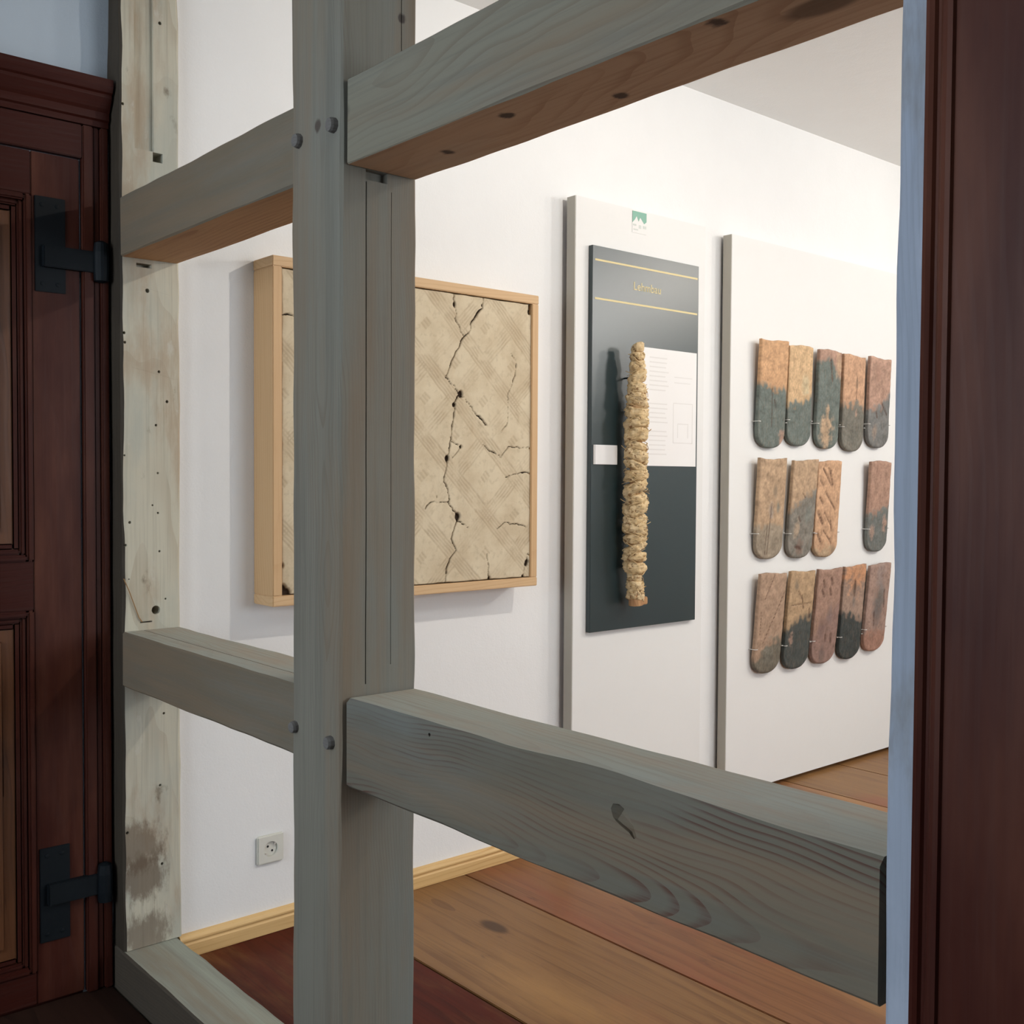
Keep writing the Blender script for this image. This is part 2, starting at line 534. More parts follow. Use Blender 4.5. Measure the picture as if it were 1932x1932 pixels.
M['gold'] = plain('pale_gold_print', (0.72, 0.60, 0.30), 0.5, 0.05, 30, 0.0)
M['green'] = plain('green_print', (0.24, 0.46, 0.36), 0.6, 0.05, 30, 0.0)
M['faintprint'] = plain('faint_print', (0.77, 0.745, 0.72), 0.7, 0.05, 30, 0.0)
M['greyprint'] = plain('light_grey_print', (0.62, 0.65, 0.61), 0.6, 0.05, 30, 0.0)
t = NT('dark_slate_board')
c0 = t.noise(t.coord(), 60, 3)
t.bump(c0, 0.05, 0.001)
M['slate'] = t.out(t.mix(c0, (0.008, 0.024, 0.028), (0.011, 0.029, 0.033)), 0.36, 0.85)

# ================================================================== THE SETTING
ZC = 2.75
XW = -2.677          # exhibition room's picture wall
XN = -2.74           # near room's door wall


def wallbox(name, *a, mat='white'):
    return tag(box(name, *a, M[mat]), kind='structure')


wallbox('wall_left', XW - 0.25, XW, 1.145, 6.6, -0.05, ZC)
wallbox('wall_far', XW, 2.35, 6.6, 6.8, -0.05, ZC)
# wall with a window towards the right
mb = MB()
mb.box(2.35, 2.6, 1.145, 2.3, -0.05, ZC).box(2.35, 2.6, 4.3, 6.6, -0.05, ZC).box(2.35, 2.6, 2.3, 4.3, -0.05, 0.9).box(2.35, 2.6, 2.3, 4.3, 2.3, ZC)
tag(mb.build('wall_right', M['white']), kind='structure')
tag(box('ceiling', XW - 0.25, 2.6, 1.07, 6.8, ZC, ZC + 0.2, M['ceil']), kind='structure')
# near room
mb = MB()
mb.box(XN - 0.25, XN, -2.55, 0.1145, -0.1, ZC).box(XN - 0.25, XN, 0.9265, 1.06, -0.1, ZC).box(XN - 0.25, XN, 0.1145, 0.9265, 2.051, ZC).box(XN - 0.25, XN - 0.06, 0.1145, 0.9265, -0.1, 2.051)
tag(mb.build('wall_left_near', M['nearwall']), kind='structure')
mb = MB()
mb.box(XN, -2.3, -2.75, -2.55, -0.1, ZC).box(-0.2, 2.35, -2.75, -2.55, -0.1, ZC).box(-2.3, -0.2, -2.75, -2.55, -0.1, 0.95).box(-2.3, -0.2, -2.75, -2.55, 2.45, ZC)
tag(mb.build('wall_rear', M['nearwall']), kind='structure')
wallbox('wall_right_near', 2.35, 2.6, -2.75, 1.145, -0.1, ZC, mat='nearwall')
tag(box('ceiling', XN - 0.25, 2.6, -2.75, 1.07, ZC, ZC + 0.2, M['ceil']), kind='structure')
# plastered partition right of the timber frame, around the near room's second door
mb = MB()
mb.box(-0.40, 0.60, 1.0, 1.14, 2.06, ZC - 0.17).box(0.60, 2.35, 1.0, 1.14, -0.06, ZC - 0.17)
tag(mb.build('wall_partition', M['nearwall']), kind='structure')


def window(name, axis, pos, a0, a1, z0, z1):
    wr = tag(empty(name, {'x': (pos, (a0 + a1) / 2, z0), 'y': ((a0 + a1) / 2, pos, z0)}[axis]), kind='structure')

    def bx(n, u0, u1, v0, v1, d):
        if axis == 'x':
            box(n, pos - d, pos + d, u0, u1, v0, v1, M['white'], wr, 0.004)
        else:
            box(n, u0, u1, pos - d, pos + d, v0, v1, M['white'], wr, 0.004)
    for u0, u1, v0, v1 in ((a0, a0 + 0.06, z0, z1), (a1 - 0.06, a1, z0, z1), (a0 + 0.06, a1 - 0.06, z0, z0 + 0.06), (a0 + 0.06, a1 - 0.06, z1 - 0.06, z1)):
        bx('window_frame', u0, u1, v0, v1, 0.03)
    mid = (a0 + a1) / 2
    bx('mullion', mid - 0.025, mid + 0.025, z0 + 0.06, z1 - 0.06, 0.025)
    zt = z0 + (z1 - z0) * 0.68
    bx('transom', a0 + 0.06, mid - 0.025, zt - 0.02, zt + 0.02, 0.02)
    bx('transom', mid + 0.025, a1 - 0.06, zt - 0.02, zt + 0.02, 0.02)


window('window_1', 'x', 2.5, 2.3, 4.3, 0.9, 2.3)
window('window_2', 'y', -2.67, -2.3, -0.2, 0.95, 2.45)

# floors: base with separate boards running along the partition
fl = tag(box('floor', XW, 2.35, 1.145, 6.6, -0.06, -0.028, M['subfloor']), kind='structure')
seams = [1.147, 1.627, 2.098, 2.52, 2.94, 3.36, 3.79, 4.20, 4.63, 5.05, 5.5, 5.95, 6.3, 6.6]
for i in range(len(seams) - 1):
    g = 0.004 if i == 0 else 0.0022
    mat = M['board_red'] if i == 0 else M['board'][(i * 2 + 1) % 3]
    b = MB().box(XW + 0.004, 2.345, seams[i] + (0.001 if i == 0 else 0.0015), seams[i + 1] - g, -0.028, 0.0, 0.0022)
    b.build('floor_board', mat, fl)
fn = tag(box('floor', XN, 2.35, -2.55, 1.144, -0.10, -0.07, M['subfloor']), kind='structure')
for i in range(9):
    y0 = 0.993 - i * 0.39
    box('floor_board', XN + 0.003, 2.345, y0 - 0.387, y0, -0.07, -0.042, M['nearfloor'], fn, 0.002)

# pale pine skirting on the picture wall
x0 = XW
prof = [(x0, 0.001), (x0 + 0.020, 0.001), (x0 + 0.020, 0.034), (x0 + 0.017, 0.038), (x0 + 0.017, 0.041), (x0 + 0.0195, 0.045), (x0 + 0.0195, 0.049), (x0 + 0.014, 0.056), (x0 + 0.009, 0.059), (x0, 0.060)]
tag(MB().sweep(prof, 'y', 1.150, 6.6).build('baseboard_left', M['pinebase']), kind='structure')

# ================================================================== TIMBER FRAME
tf = tag(empty('timber_frame', (-1.6, 1.07, -0.05)), 'weathered grey half-timbered partition with open bays between pegged posts and rails', 'timber frame')
XO = -2.655
old = beam('post', 'z', 0.065, ZC - 0.15, -2.737, XO, 1.0, 1.152, M['post_old'], tf, amp=0.0035, bev=0.005, seed=1, front='postfront')
old['label'] = 'pale chalky old post full of nail holes'
mb = MB()
mb.box(XO - 0.010, XO + 0.03, 1.037, 1.086, 2.085, ZC)                      # vertical groove
mb.box(XO - 0.045, XO + 0.03, 1.083, 1.109, 2.060, 2.0836)                  # square mortise
mb.lathe((XO - 0.05, 1.086, 0.9275), (1, 0, 0), [(0, 0.011), (0.08, 0.0115)], 14)
mb.box(XO - 0.03, XO + 0.03, 1.040, 1.0795, 1.792, 1.802)
mb.box(XO - 0.02, XO + 0.03, 1.045, 1.076, 0.897, 0.901)
rng = random.Random(4)
for (y, z, s) in ((1.1045, 2.4126, 1.2), (1.0084, 2.19, 1), (1.010, 1.6255, 1), (1.0085, 1.599, 1), (1.0954, 1.5363, 1), (1.1177, 1.4611, 1.1), (1.0898, 1.4013, .9), (1.0085, 1.3169, .7),
                  (1.0917, 1.2745, .8), (1.0778, 1.1973, .7), (1.0937, 1.1741, .8), (1.0195, 1.1499, 1), (1.0085, 1.0983, 1), (1.0958, 1.0759, .8), (1.0173, 1.0125, .5),
                  (1.1114, .9577, .7), (1.104, .6563, .9), (1.0945, .4762, .9), (1.0085, .3677, 1.1), (1.0981, .2666, 1), (1.0677, 1.736, 1.5)):
    mb.lathe((XO - 0.02, y, z), (1, rng.uniform(-.1, .1), rng.uniform(-.2, .2)), [(0, 0.0035 * s), (0.05, 0.0042 * s)], 8)
cut(old, mb)

MB().tube([(-2.6525, 1.003, 1.012), (-2.651, 1.0157, 0.9807), (-2.6525, 1.0409, 0.912), (-2.652, 1.049, 0.900)], 0.0013, 5).build('rusty_wire', plain('rusty_wire', (0.30, 0.17, 0.07), 0.8), old)

XP0, XP1 = -1.780, -1.610
mid = beam('post', 'z', 0.065, ZC - 0.15, XP0, XP1, 0.990, 1.150, M['post_mid'], tf, amp=0.002, bev=0.004, seed=2)
mid['label'] = 'grey pine post where four rails meet'
mb = MB()
mb.box(XP1 - 0.012, XP1 + 0.02, 1.0405, 1.0428, 0.90, 1.790)
mb.box(XP1 - 0.006, XP1 + 0.02, 1.0945, 1.0957, 0.93, 1.78)
mb.box(XP1 - 0.010, XP1 + 0.02, 1.1150, 1.1168, 1.97, ZC)
mb.box(XP1 - 0.014, XP1 + 0.02, 1.0405, 1.086, 1.793, 1.811)
cut(mid, mb)
for (x, z, r_) in ((-1.7523, 1.8817, 0.0135), (-1.6328, 1.8815, 0.0135), (-1.7667, 0.803, 0.0115), (-1.6403, 0.7974, 0.0125)):
    pb = MB().lathe((x, 0.991, z), (rng.uniform(-.08, .08), -1, rng.uniform(-.05, .05)), [(-0.01, r_), (0.008, r_ * 0.97), (0.0125, r_ * 0.86), (0.0135, r_ * 0.5)], 9)
    pb.build('peg', M['peg'], mid)

blue = beam('post', 'z', 0.0, ZC - 0.15, -0.5665, -0.40, 0.990, 1.15, M['post_blue'], tf, amp=0.0032, bev=0.004, seed=3)
blue['label'] = 'limewashed bluish post with a wavy edge'

GAP = 0.0055
# upper rails
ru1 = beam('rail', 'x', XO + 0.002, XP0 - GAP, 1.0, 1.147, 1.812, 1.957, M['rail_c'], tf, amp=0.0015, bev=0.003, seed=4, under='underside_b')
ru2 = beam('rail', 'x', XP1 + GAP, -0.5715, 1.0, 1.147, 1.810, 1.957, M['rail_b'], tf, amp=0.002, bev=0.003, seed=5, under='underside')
# lower rails
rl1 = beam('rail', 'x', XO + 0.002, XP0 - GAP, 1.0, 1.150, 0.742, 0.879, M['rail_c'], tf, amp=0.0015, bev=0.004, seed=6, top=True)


def wane(l):
    return 0.016 * math.exp(-((l + 1.00) / 0.10) ** 2) + 0.006 * math.exp(-((l + 0.86) / 0.08) ** 2) + 0.004


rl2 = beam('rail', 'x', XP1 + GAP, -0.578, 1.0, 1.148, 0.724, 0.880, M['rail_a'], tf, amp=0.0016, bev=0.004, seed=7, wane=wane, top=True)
rl2['label'] = 'thick grey rail with dark flame grain'
cut(rl2, MB().tube([(-0.960, 0.985, 0.845), (-0.945, 1.0, 0.836), (-0.925, 1.004, 0.822), (-0.918, 1.0, 0.812)], [0.010, 0.013, 0.008, 0.003], 8)
    .lathe((-1.3605, 1.01, 0.862), (0, -1, 0), [(0, 0.003), (0.05, 0.0035)], 8))
cut(rl1, MB().box(XO + 0.004, XP0 - 0.006, 1.052, 1.0545, 0.874, 0.90))
# head beam and sill
beam('head_beam', 'x', -2.737, 2.34, 0.995, 1.145, ZC - 0.15, ZC - 0.002, M['rail_b'], tf, seed=8)
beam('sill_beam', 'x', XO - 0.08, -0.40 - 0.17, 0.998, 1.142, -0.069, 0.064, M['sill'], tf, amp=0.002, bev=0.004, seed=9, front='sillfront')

# ================================================================== NEAR ROOM: DOOR, CASINGS
# door in the near room's side wall; world Y is across the door
d1 = tag(empty('door_1', (XN, 0.53, -0.04)), kind='structure')
XD = -2.728   # leaf face
DY0, DY1 = 0.115, 0.926


def leaf(parent, conv, y0, y1, z0, z1, ys, panels, mats):
    """framed leaf: stiles, rails, raised panels with two-step mouldings. conv maps (u across, d proud, z) -> world"""
    def bx(n, u0, u1, d0, d1, za, zb, mat, par, bev=0.002):
        p, q = conv(u0, d0, za), conv(u1, d1, zb)
        lo, hi = [min(a, b) for a, b in zip(p, q)], [max(a, b) for a, b in zip(p, q)]
        return box(n, lo[0], hi[0], lo[1], hi[1], lo[2], hi[2], mat, par, bev)
    s0, s1 = ys
    bx('stile', y0, s0, -0.03, 0, z0, z1, mats[0], parent)
    bx('stile', s1, y1, -0.03, 0, z0, z1, mats[0], parent)
    zs = [z0] + [z for p in panels for z in p] + [z1]
    for i in range(0, len(zs), 2):
        bx('rail', s0 + 0.0005, s1 - 0.0005, -0.03, -0.0004, zs[i], zs[i + 1], mats[1], parent)
    for (za, zb) in panels:
        pn = bx('panel', s0, s1, -0.03, -0.016, za, zb, mats[2], parent)
        bx('panel_field', s0 + 0.07, s1 - 0.07, -0.016, -0.009, za + 0.07, zb - 0.07, mats[2], pn, 0.006)
        for (w0, w1, dd) in ((0.0, 0.016, 0.006), (0.016, 0.030, -0.004), (0.030, 0.044, -0.011)):
            bx('panel_moulding', s0 + w0, s0 + w1, -0.016, dd, za + w0, zb - w0, mats[0], pn, 0.004)
            bx('panel_moulding', s1 - w1, s1 - w0, -0.016, dd, za + w0, zb - w0, mats[0], pn, 0.004)
            bx('panel_moulding', s0 + w1, s1 - w1, -0.016, dd, za + w0, za + w1, mats[1], pn, 0.004)
            bx('panel_moulding', s0 + w1, s1 - w1, -0.016, dd, zb - w1, zb - w0, mats[1], pn, 0.004)


leaf(d1, lambda u, d, z: (XD + d, u, z), DY0, DY1, -0.035, 2.05, (0.235, 0.812),
     [(0.045, 0.940), (1.060, 1.945)], (M['varnish_z'], M['varnish_y'], M['varnish_panel']))
for zc, z0h, z1h in ((1.800, 1.715, 1.945), (0.235, 0.115, 0.350)):
    hp = box('hinge_plate', XD, XD + 0.004, 0.819, 0.891, z0h, z1h, M['iron'], d1, 0.0012)
    MB().box(XD + 0.002, XD + 0.021, 0.835, 0.968, zc - 0.026, zc + 0.026, 0.002).build('hinge_strap', M['iron'], hp)
    MB().lathe((XD + 0.020, 0.972, zc - 0.05), (0, 0, 1), [(0, 0.006), (0.004, 0.017), (0.03, 0.019), (0.075, 0.019), (0.098, 0.016), (0.104, 0.005)], 16).build('hinge_knuckle', M['iron'], hp, smooth=False)
    for yy in (0.836, 0.872):
        for zz in (z0h + 0.02, z1h - 0.02):
            MB().lathe((XD + 0.0035, yy, zz), (1, 0, 0), [(0, 0.0055), (0.0018, 0.005), (0.0022, 0.002)], 10).build('screw', M['iron'], hp)
# casing of that door
t1 = tag(empty('trim_1', (XN, 0.96, -0.04)), kind='structure')
box('threshold', XN - 0.059, XN + 0.004, 0.116, 0.925, -0.0415, -0.0365, M['varnish_y'], t1, 0.001)
box('threshold', XN - 0.059, XN - 0.001, 0.116, 0.925, -0.099, -0.042, M['varnish_y'], t1)
for (y0, y1, xf, zt) in ((0.931, 0.958, -2.716, 2.135), (0.958, 0.974, -2.722, 2.135), (0.974, 0.993, -2.712, 2.135)):
    box('casing_strip', XN, xf, y0, y1, -0.04, zt, M['varnish_z'], t1, 0.003)
for (y0, y1, xf) in ((0.04, 0.11, -2.716),):
    box('casing_strip', XN, xf, y0, y1, -0.04, 2.135, M['varnish_z'], t1, 0.003)
box('casing_head', XN, -2.718, 0.111, 0.930, 2.053, 2.134, M['varnish_y'], t1, 0.002)
xh = XN
prof = [(xh, 2.136), (xh + 0.026, 2.136), (xh + 0.026, 2.150), (xh + 0.032, 2.154), (xh + 0.032, 2.172), (xh + 0.038, 2.180), (xh + 0.046, 2.196), (xh + 0.050, 2.204), (xh + 0.050, 2.212), (xh + 0.056, 2.216),
        (xh + 0.062, 2.230), (xh + 0.062, 2.247), (xh, 2.250)]
MB().sweep(prof, 'y', 0.03, 0.994).build('cornice_moulding', M['varnish_y'], t1)

# varnished door casing right of the limewashed post, with its closed door
t2 = tag(empty('trim_2', (-0.43, 0.97, -0.04)), kind='structure')
yb = 0.9885
prof = [(-0.5255, yb), (-0.5255, yb - 0.022), (-0.5235, yb - 0.026), (-0.5190, yb - 0.028), (-0.5150, yb - 0.026), (-0.5130, yb - 0.022), (-0.5095, yb - 0.021), (-0.5075, yb - 0.023), (-0.5050, yb - 0.032),
        (-0.5000, yb - 0.038), (-0.4950, yb - 0.040), (-0.4905, yb - 0.039), (-0.4895, yb - 0.034), (-0.35, yb - 0.034), (-0.35, yb)]
MB().sweep(prof, 'z', -0.04, 2.18).build('casing_board', M['varnish_z'], t2)
box('casing_board', 0.55, 0.72, yb - 0.034, yb, -0.04, 2.18, M['varnish_z'], t2, 0.002)
MB().sweep([(yb, 2.05), (yb - 0.034, 2.05), (yb - 0.034, 2.165), (yb - 0.042, 2.18), (yb - 0.042, 2.2), (yb, 2.2)], 'x', -0.349, 0.549).build('casing_head', wood('red_varnish_head', 'x', VARN, (0.05, 0.016, 0.013), rough=0.42), t2)
d2 = tag(empty('door_2', (0.1, 1.02, -0.04)), kind='structure')
leaf(d2, lambda u, d, z: (u, 1.02 - d, z), -0.348, 0.548, -0.035, 2.045, (-0.228, 0.428), [(0.06, 0.94), (1.06, 1.93)], (M['varnish_z'], M['varnish_z'], M['varnish_panel']))

# ================================================================== CLAY PANEL IN PINE BOX FRAME
XF = -2.5675
FY0, FY1, FZ0, FZ1, FW = 1.370, 2.317, 0.9217, 1.8547, 0.028
cp = tag(empty('framed_clay_plaster', (XF, (FY0 + FY1) / 2, FZ0)), 'deep pale pine box frame holding a cracked slab of combed clay plaster', 'framed panel')
box('frame_rail', XW, XF, FY0, FY1, FZ0, FZ0 + FW, M['pineframe_y'], cp, 0.002)
box('frame_rail', XW, XF, FY0, FY1, FZ1 - FW, FZ1, M['pineframe_y'], cp, 0.002)
box('frame_stile', XW, XF - 0.0003, FY0 + 0.0005, FY0 + FW, FZ0 + FW, FZ1 - FW, M['pineframe_z'], cp, 0.002)
box('frame_stile', XW, XF - 0.0003, FY1 - FW, FY1 - 0.0005, FZ0 + FW, FZ1 - FW, M['pineframe_z'], cp, 0.002)
box('back_board', XW, XW + 0.01, FY0 + FW, FY1 - FW, FZ0 + FW, FZ1 - FW, M['batten_dark'], cp)


def seg_dist(P, a, b):
    a, b = np.array(a), np.array(b)
    d = b - a
    tt = np.clip(((P - a) @ d) / max(d @ d, 1e-12), 0, 1)
    return np.linalg.norm(P - (a + tt[..., None] * d), axis=-1), tt


def vnoise(P, sc, seed=0.0):
    return np.array([noise.noise((p[0] * sc, p[1] * sc, seed)) for p in P.reshape(-1, 2)]).reshape(P.shape[:-1])


CR = [  # cracks as (Y, Z) polylines with half widths
    ([(2.091, 1.826), (2.089, 1.79), (2.07, 1.772), (2.046, 1.74), (2.036, 1.714), (2.019, 1.695), (1.988, 1.648), (1.968, 1.609), (1.948, 1.575), (1.979, 1.546), (2.006, 1.523), (1.982, 1.497), (1.979, 1.449),
      (1.972, 1.411), (1.968, 1.373), (1.956, 1.327), (1.95, 1.292), (1.943, 1.257), (1.956, 1.233), (1.967, 1.206), (1.96, 1.193), (1.991, 1.16), (2.001, 1.141), (1.978, 1.103), (1.974, 1.082), (1.992, 1.049),
      (1.968, 1.022), (1.954, 0.985), (1.953, 0.948)], 0.0022),
    ([(1.977, 1.829), (1.981, 1.792), (1.986, 1.75), (2.015, 1.699)], 0.0016),
    ([(2.006, 1.523), (2.062, 1.469), (2.108, 1.432)], 0.0014), ([(2.094, 1.368), (2.167, 1.334)], 0.0014),
    ([(2.201, 1.663), (2.227, 1.642), (2.224, 1.594), (2.195, 1.536), (2.192, 1.435), (2.162, 1.412)], 0.0010),
    ([(2.167, 1.334), (2.196, 1.367), (2.302, 1.367)], 0.0013), ([(2.189, 1.272), (2.241, 1.285), (2.298, 1.287)], 0.0015), ([(2.001, 1.135), (2.036, 1.118)], 0.0016),
    ([(2.154, 1.11), (2.183, 1.128), (2.281, 1.113)], 0.0014), ([(2.111, 1.033), (2.122, 0.948)], 0.0015), ([(2.301, 1.022), (2.282, 1.026), (2.259, 0.946)], 0.0015),
    ([(1.877, 1.175), (1.9, 1.196), (1.96, 1.196)], 0.0012), ([(1.973, 1.379), (2.007, 1.363), (1.976, 1.328)], 0.0014), ([(1.39, 1.6994), (1.462, 1.7025), (1.56, 1.71), (1.6, 1.74)], 0.0017),
    ([(1.70, 1.826), (1.68, 1.72), (1.72, 1.6), (1.66, 1.45), (1.69, 1.3), (1.63, 1.16), (1.65, 0.95)], 0.002)]
BLOB = [(2.006, 1.523, 0.008), (1.956, 1.327, 0.007), (1.996, 1.150, 0.009), (1.982, 1.49, 0.005), (1.981, 1.792, 0.0055), (2.089, 1.80, 0.003), (2.298, 1.287, 0.006), (2.122, 0.952, 0.007), (2.277, 0.995, 0.007), (2.28, 1.0, 0.006),
        (2.262, 0.952, 0.005), (2.007, 1.363, 0.004), (2.283, 1.80, 0.006), (2.286, 1.815, 0.007), (1.402, 0.962, 0.013), (1.415, 0.955, 0.010), (1.40, 1.03, 0.006)]
NG = 380
iy = np.linspace(FY0 + FW + 0.001, FY1 - FW - 0.001, NG)
iz = np.linspace(FZ0 + FW + 0.001, FZ1 - FW - 0.001, NG)
YY, ZZ = np.meshgrid(iy, iz)
P = np.stack([YY, ZZ], -1)
lo = vnoise(P[::8, ::8], 26, 1.0)
lo = np.kron(lo, np.ones((8, 8)))[:NG, :NG]
wob = vnoise(P[::4, ::4], 30, 3.0)
wob = np.kron(wob, np.ones((4, 4)))[:NG, :NG]
for _ in range(4):
    for arr in (lo, wob):
        arr[1:-1, 1:-1] = (arr[1:-1, 1:-1] * 2 + arr[:-2, 1:-1] + arr[2:, 1:-1] + arr[1:-1, :-2] + arr[1:-1, 2:]) / 6
fine = vnoise(P[::2, ::2], 75, 6.0)
fine = np.kron(fine, np.ones((2, 2)))[:NG, :NG]
Pw = P + np.stack([wob + fine, fine - wob], -1) * 0.0045
crack = np.zeros((NG, NG))
for pts, hw in CR:
    for a, b in zip(pts[:-1], pts[1:]):
        d, _ = seg_dist(Pw, a, b)
        crack = np.maximum(crack, np.clip(1.25 - d / (hw * (0.9 + 0.9 * wob + 0.5 * lo)), 0, 1))
for (y, z, r_) in BLOB:
    d = np.hypot((P[..., 0] - y) * (1 + 0.5 * wob), (P[..., 1] - z) * 0.7)
    crack = np.maximum(crack, np.clip(2.0 - 1.6 * d / r_, 0, 1))
e = np.minimum(np.minimum(YY - iy[0], iy[-1] - YY), np.minimum(ZZ - iz[0], iz[-1] - ZZ))
eright = np.clip((iy[-1] - YY - 0.15) * 30, 0, 1)       # gap to the frame is closed along the right side
edge = np.clip(1 - e / (0.0028 + 0.002 * np.clip(wob, -1, 1)), 0, 1) * np.maximum(eright, (e < iy[-1] - YY - 0.001) * 1.0)
crack = np.maximum(crack, edge)
comb = np.zeros((NG, NG))
S, D = YY + ZZ + 0.004 * wob, YY - ZZ + 0.004 * wob
par_s = (np.floor((D - 0.03) / 0.235).astype(int))
for c in (2.53, 2.775, 3.012, 3.26, 3.49, 3.715, 3.95):
    q = (S - c) / 0.034
    on = np.clip((1 - np.abs(q)) * 9, 0, 1)
    comb = np.maximum(comb, on * (0.28 + 0.72 * (0.5 + 0.5 * np.cos(q * math.pi * 5)) ** 2) * np.clip(0.75 + lo * 1.3, 0.15, 1))
for c in (-0.2, 0.03, 0.27, 0.467, 0.71, 0.955, 1.19):
    q = (D - c) / 0.034
    on = np.clip((1 - np.abs(q)) * 9, 0, 1) * (((np.floor((S - 3.012) / 0.235)).astype(int) % 2) * 0.6 + 0.4)
    comb = np.maximum(comb, on * (0.28 + 0.72 * (0.5 + 0.5 * np.cos(q * math.pi * 5)) ** 2) * np.clip(0.6 + lo * 1.3, 0.1, 1))
for i, c in enumerate((2.65, 2.89, 3.136, 3.375, 3.60, 3.83)):        # small comb stamps inside the diamonds
    for k, d_ in enumerate((-0.085, 0.15, 0.368, 0.588, 0.83, 1.07)):
        qs, qd = (S - c) / 0.026, (D - d_) / 0.02
        on = np.clip((1 - np.abs(qs)) * 6, 0, 1) * np.clip((1 - np.abs(qd)) * 6, 0, 1)
        comb = np.maximum(comb, on * 0.75 * (0.3 + 0.7 * (0.5 + 0.5 * np.cos(qs * math.pi * 3)) ** 2))
sx_ = XF - 0.007 + lo * 0.0012 + wob * 0.0006 - comb * 0.0012 - crack * 0.012
verts = np.stack([sx_, YY, ZZ], -1).reshape(-1, 3)
idx = np.arange(NG * NG).reshape(NG, NG)
faces = np.stack([idx[:-1, :-1], idx[:-1, 1:], idx[1:, 1:], idx[1:, :-1]], -1).reshape(-1, 4)


def gridmesh(name, verts, faces, mat, parent, attrs, origin, smooth=True):
    me = bpy.data.meshes.new(name)
    v = verts - np.array(origin)
    me.vertices.add(len(v))
    me.vertices.foreach_set('co', v.ravel())
    me.loops.add(faces.size)
    me.loops.foreach_set('vertex_index', faces.ravel().astype(np.int32))
    me.polygons.add(len(faces))
    me.polygons.foreach_set('loop_start', np.arange(0, faces.size, 4, dtype=np.int32))
    me.update(calc_edges=True)
    me.validate()
    for k, a in attrs.items():
        if a.ndim == 1:
            at = me.attributes.new(k, 'FLOAT', 'POINT')
            at.data.foreach_set('value', a.astype(np.float32))
        else:
            at = me.attributes.new(k, 'FLOAT_COLOR', 'POINT')
            at.data.foreach_set('color', np.concatenate([a, np.ones((len(a), 1))], 1).astype(np.float32).ravel())
    if smooth:
        me.polygons.foreach_set('use_smooth', np.ones(len(faces), bool))
    me.materials.append(mat)
    o = bpy.data.objects.new(name, me)
    COL.objects.link(o)
    if parent:
        o.parent = parent
        o.location = Vector(origin) - gl(parent)
    else:
        o.location = origin
    return o


t = NT('combed_clay_plaster')
v = t.coord()
at1 = t.n('ShaderNodeAttribute', attribute_name='crack').outputs['Fac']
at2 = t.n('ShaderNodeAttribute', attribute_name='comb').outputs['Fac']
c = t.mix(t.step(t.noise(v, 9, 6, 0.65), 0.35, 0.7), (0.68, 0.575, 0.41), (0.58, 0.47, 0.32))
c = t.mix(t.math('MULTIPLY', t.step(t.noise(v, 60, 4), 0.52, 0.7), 0.3), c, (0.42, 0.33, 0.22))
c = t.mix(t.math('MULTIPLY', at2, 0.5), c, (0.34, 0.245, 0.15))
c = t.mix(t.math('MULTIPLY', t.step(at1, 0.12, 0.7), 0.97), c, (0.035, 0.02, 0.014))
t.bump(t.noise(v, 220, 3), 0.2, 0.001)
M['clay'] = t.out(c, 0.95, 0.1)
gridmesh('clay_slab', verts, faces, M['clay'], cp, {'crack': crack.ravel(), 'comb': comb.ravel()}, (XF - 0.02, (FY0 + FY1) / 2, FZ0 + FW))

# ================================================================== DISPLAY BOARDS
ZT = 2.222


def board(name, y0, y1, z0, xf, batten, label):
    t_ = tag(empty(name, (xf, (y0 + y1) / 2, z0)), label, 'display board')
    box('board', xf - 0.040, xf, y0, y1, z0, ZT, M['panel'], t_, 0.0012)
    box('edge_strip', xf - 0.0405, xf - 0.0015, y0 - 0.0025, y0 + 0.0004, z0 + 0.001, ZT - 0.001, M['panel_edge'], t_)
    for yy in (y0 + 0.001, y1 - 0.05):
        box('batten', XW + 0.0205, xf - 0.0402, yy, yy + 0.045, z0 + 0.003, ZT - 0.012, M[batten], t_)
    return t_


XA = -2.615
ba = board('display_board', 2.524, 3.205, 0.015, XA, 'batten', 'tall white display board carrying the dark slate poster')
XB = -2.620
bb = board('display_board', 3.372, 5.02, 0.018, XB, 'batten_dark', 'tall wide white display board hung with rows of clay roof tiles')

# emblem on the first board
eb = tag(empty('emblem_plate', (XA, 2.8365, 2.138)), 'small green and pale grey printed emblem at the top of the white board', 'emblem')
box('plate', XA, XA + 0.0015, 2.800, 2.873, 2.140, 2.216, M['panel'], eb)
MB().add([(XA + 0.002, y, z) for y, z in ((2.8, 2.216), (2.873, 2.216), (2.873, 2.185), (2.861, 2.177), (2.848, 2.190), (2.840, 2.197), (2.832, 2.182), (2.822, 2.200), (2.812, 2.186), (2.8, 2.175))] +
         [(XA + 0.001, y, z) for y, z in ((2.8, 2.216), (2.873, 2.216), (2.873, 2.185), (2.861, 2.177), (2.848, 2.190), (2.840, 2.197), (2.832, 2.182), (2.822, 2.200), (2.812, 2.186), (2.8, 2.175))],
         [tuple(range(10)), tuple(range(19, 9, -1))] + [(i, (i + 1) % 10, 10 + (i + 1) % 10, 10 + i) for i in range(10)]).build('green_field', M['green'], eb)
for (ya, yb_, za, zb) in ((2.803, 2.820, 2.165, 2.171), (2.834, 2.846, 2.158, 2.170), (2.855, 2.872, 2.160, 2.170), (2.806, 2.83, 2.150, 2.154)):
    box('grey_mark', XA + 0.001, XA + 0.0019, ya, yb_, za, zb, M['greyprint'], eb)

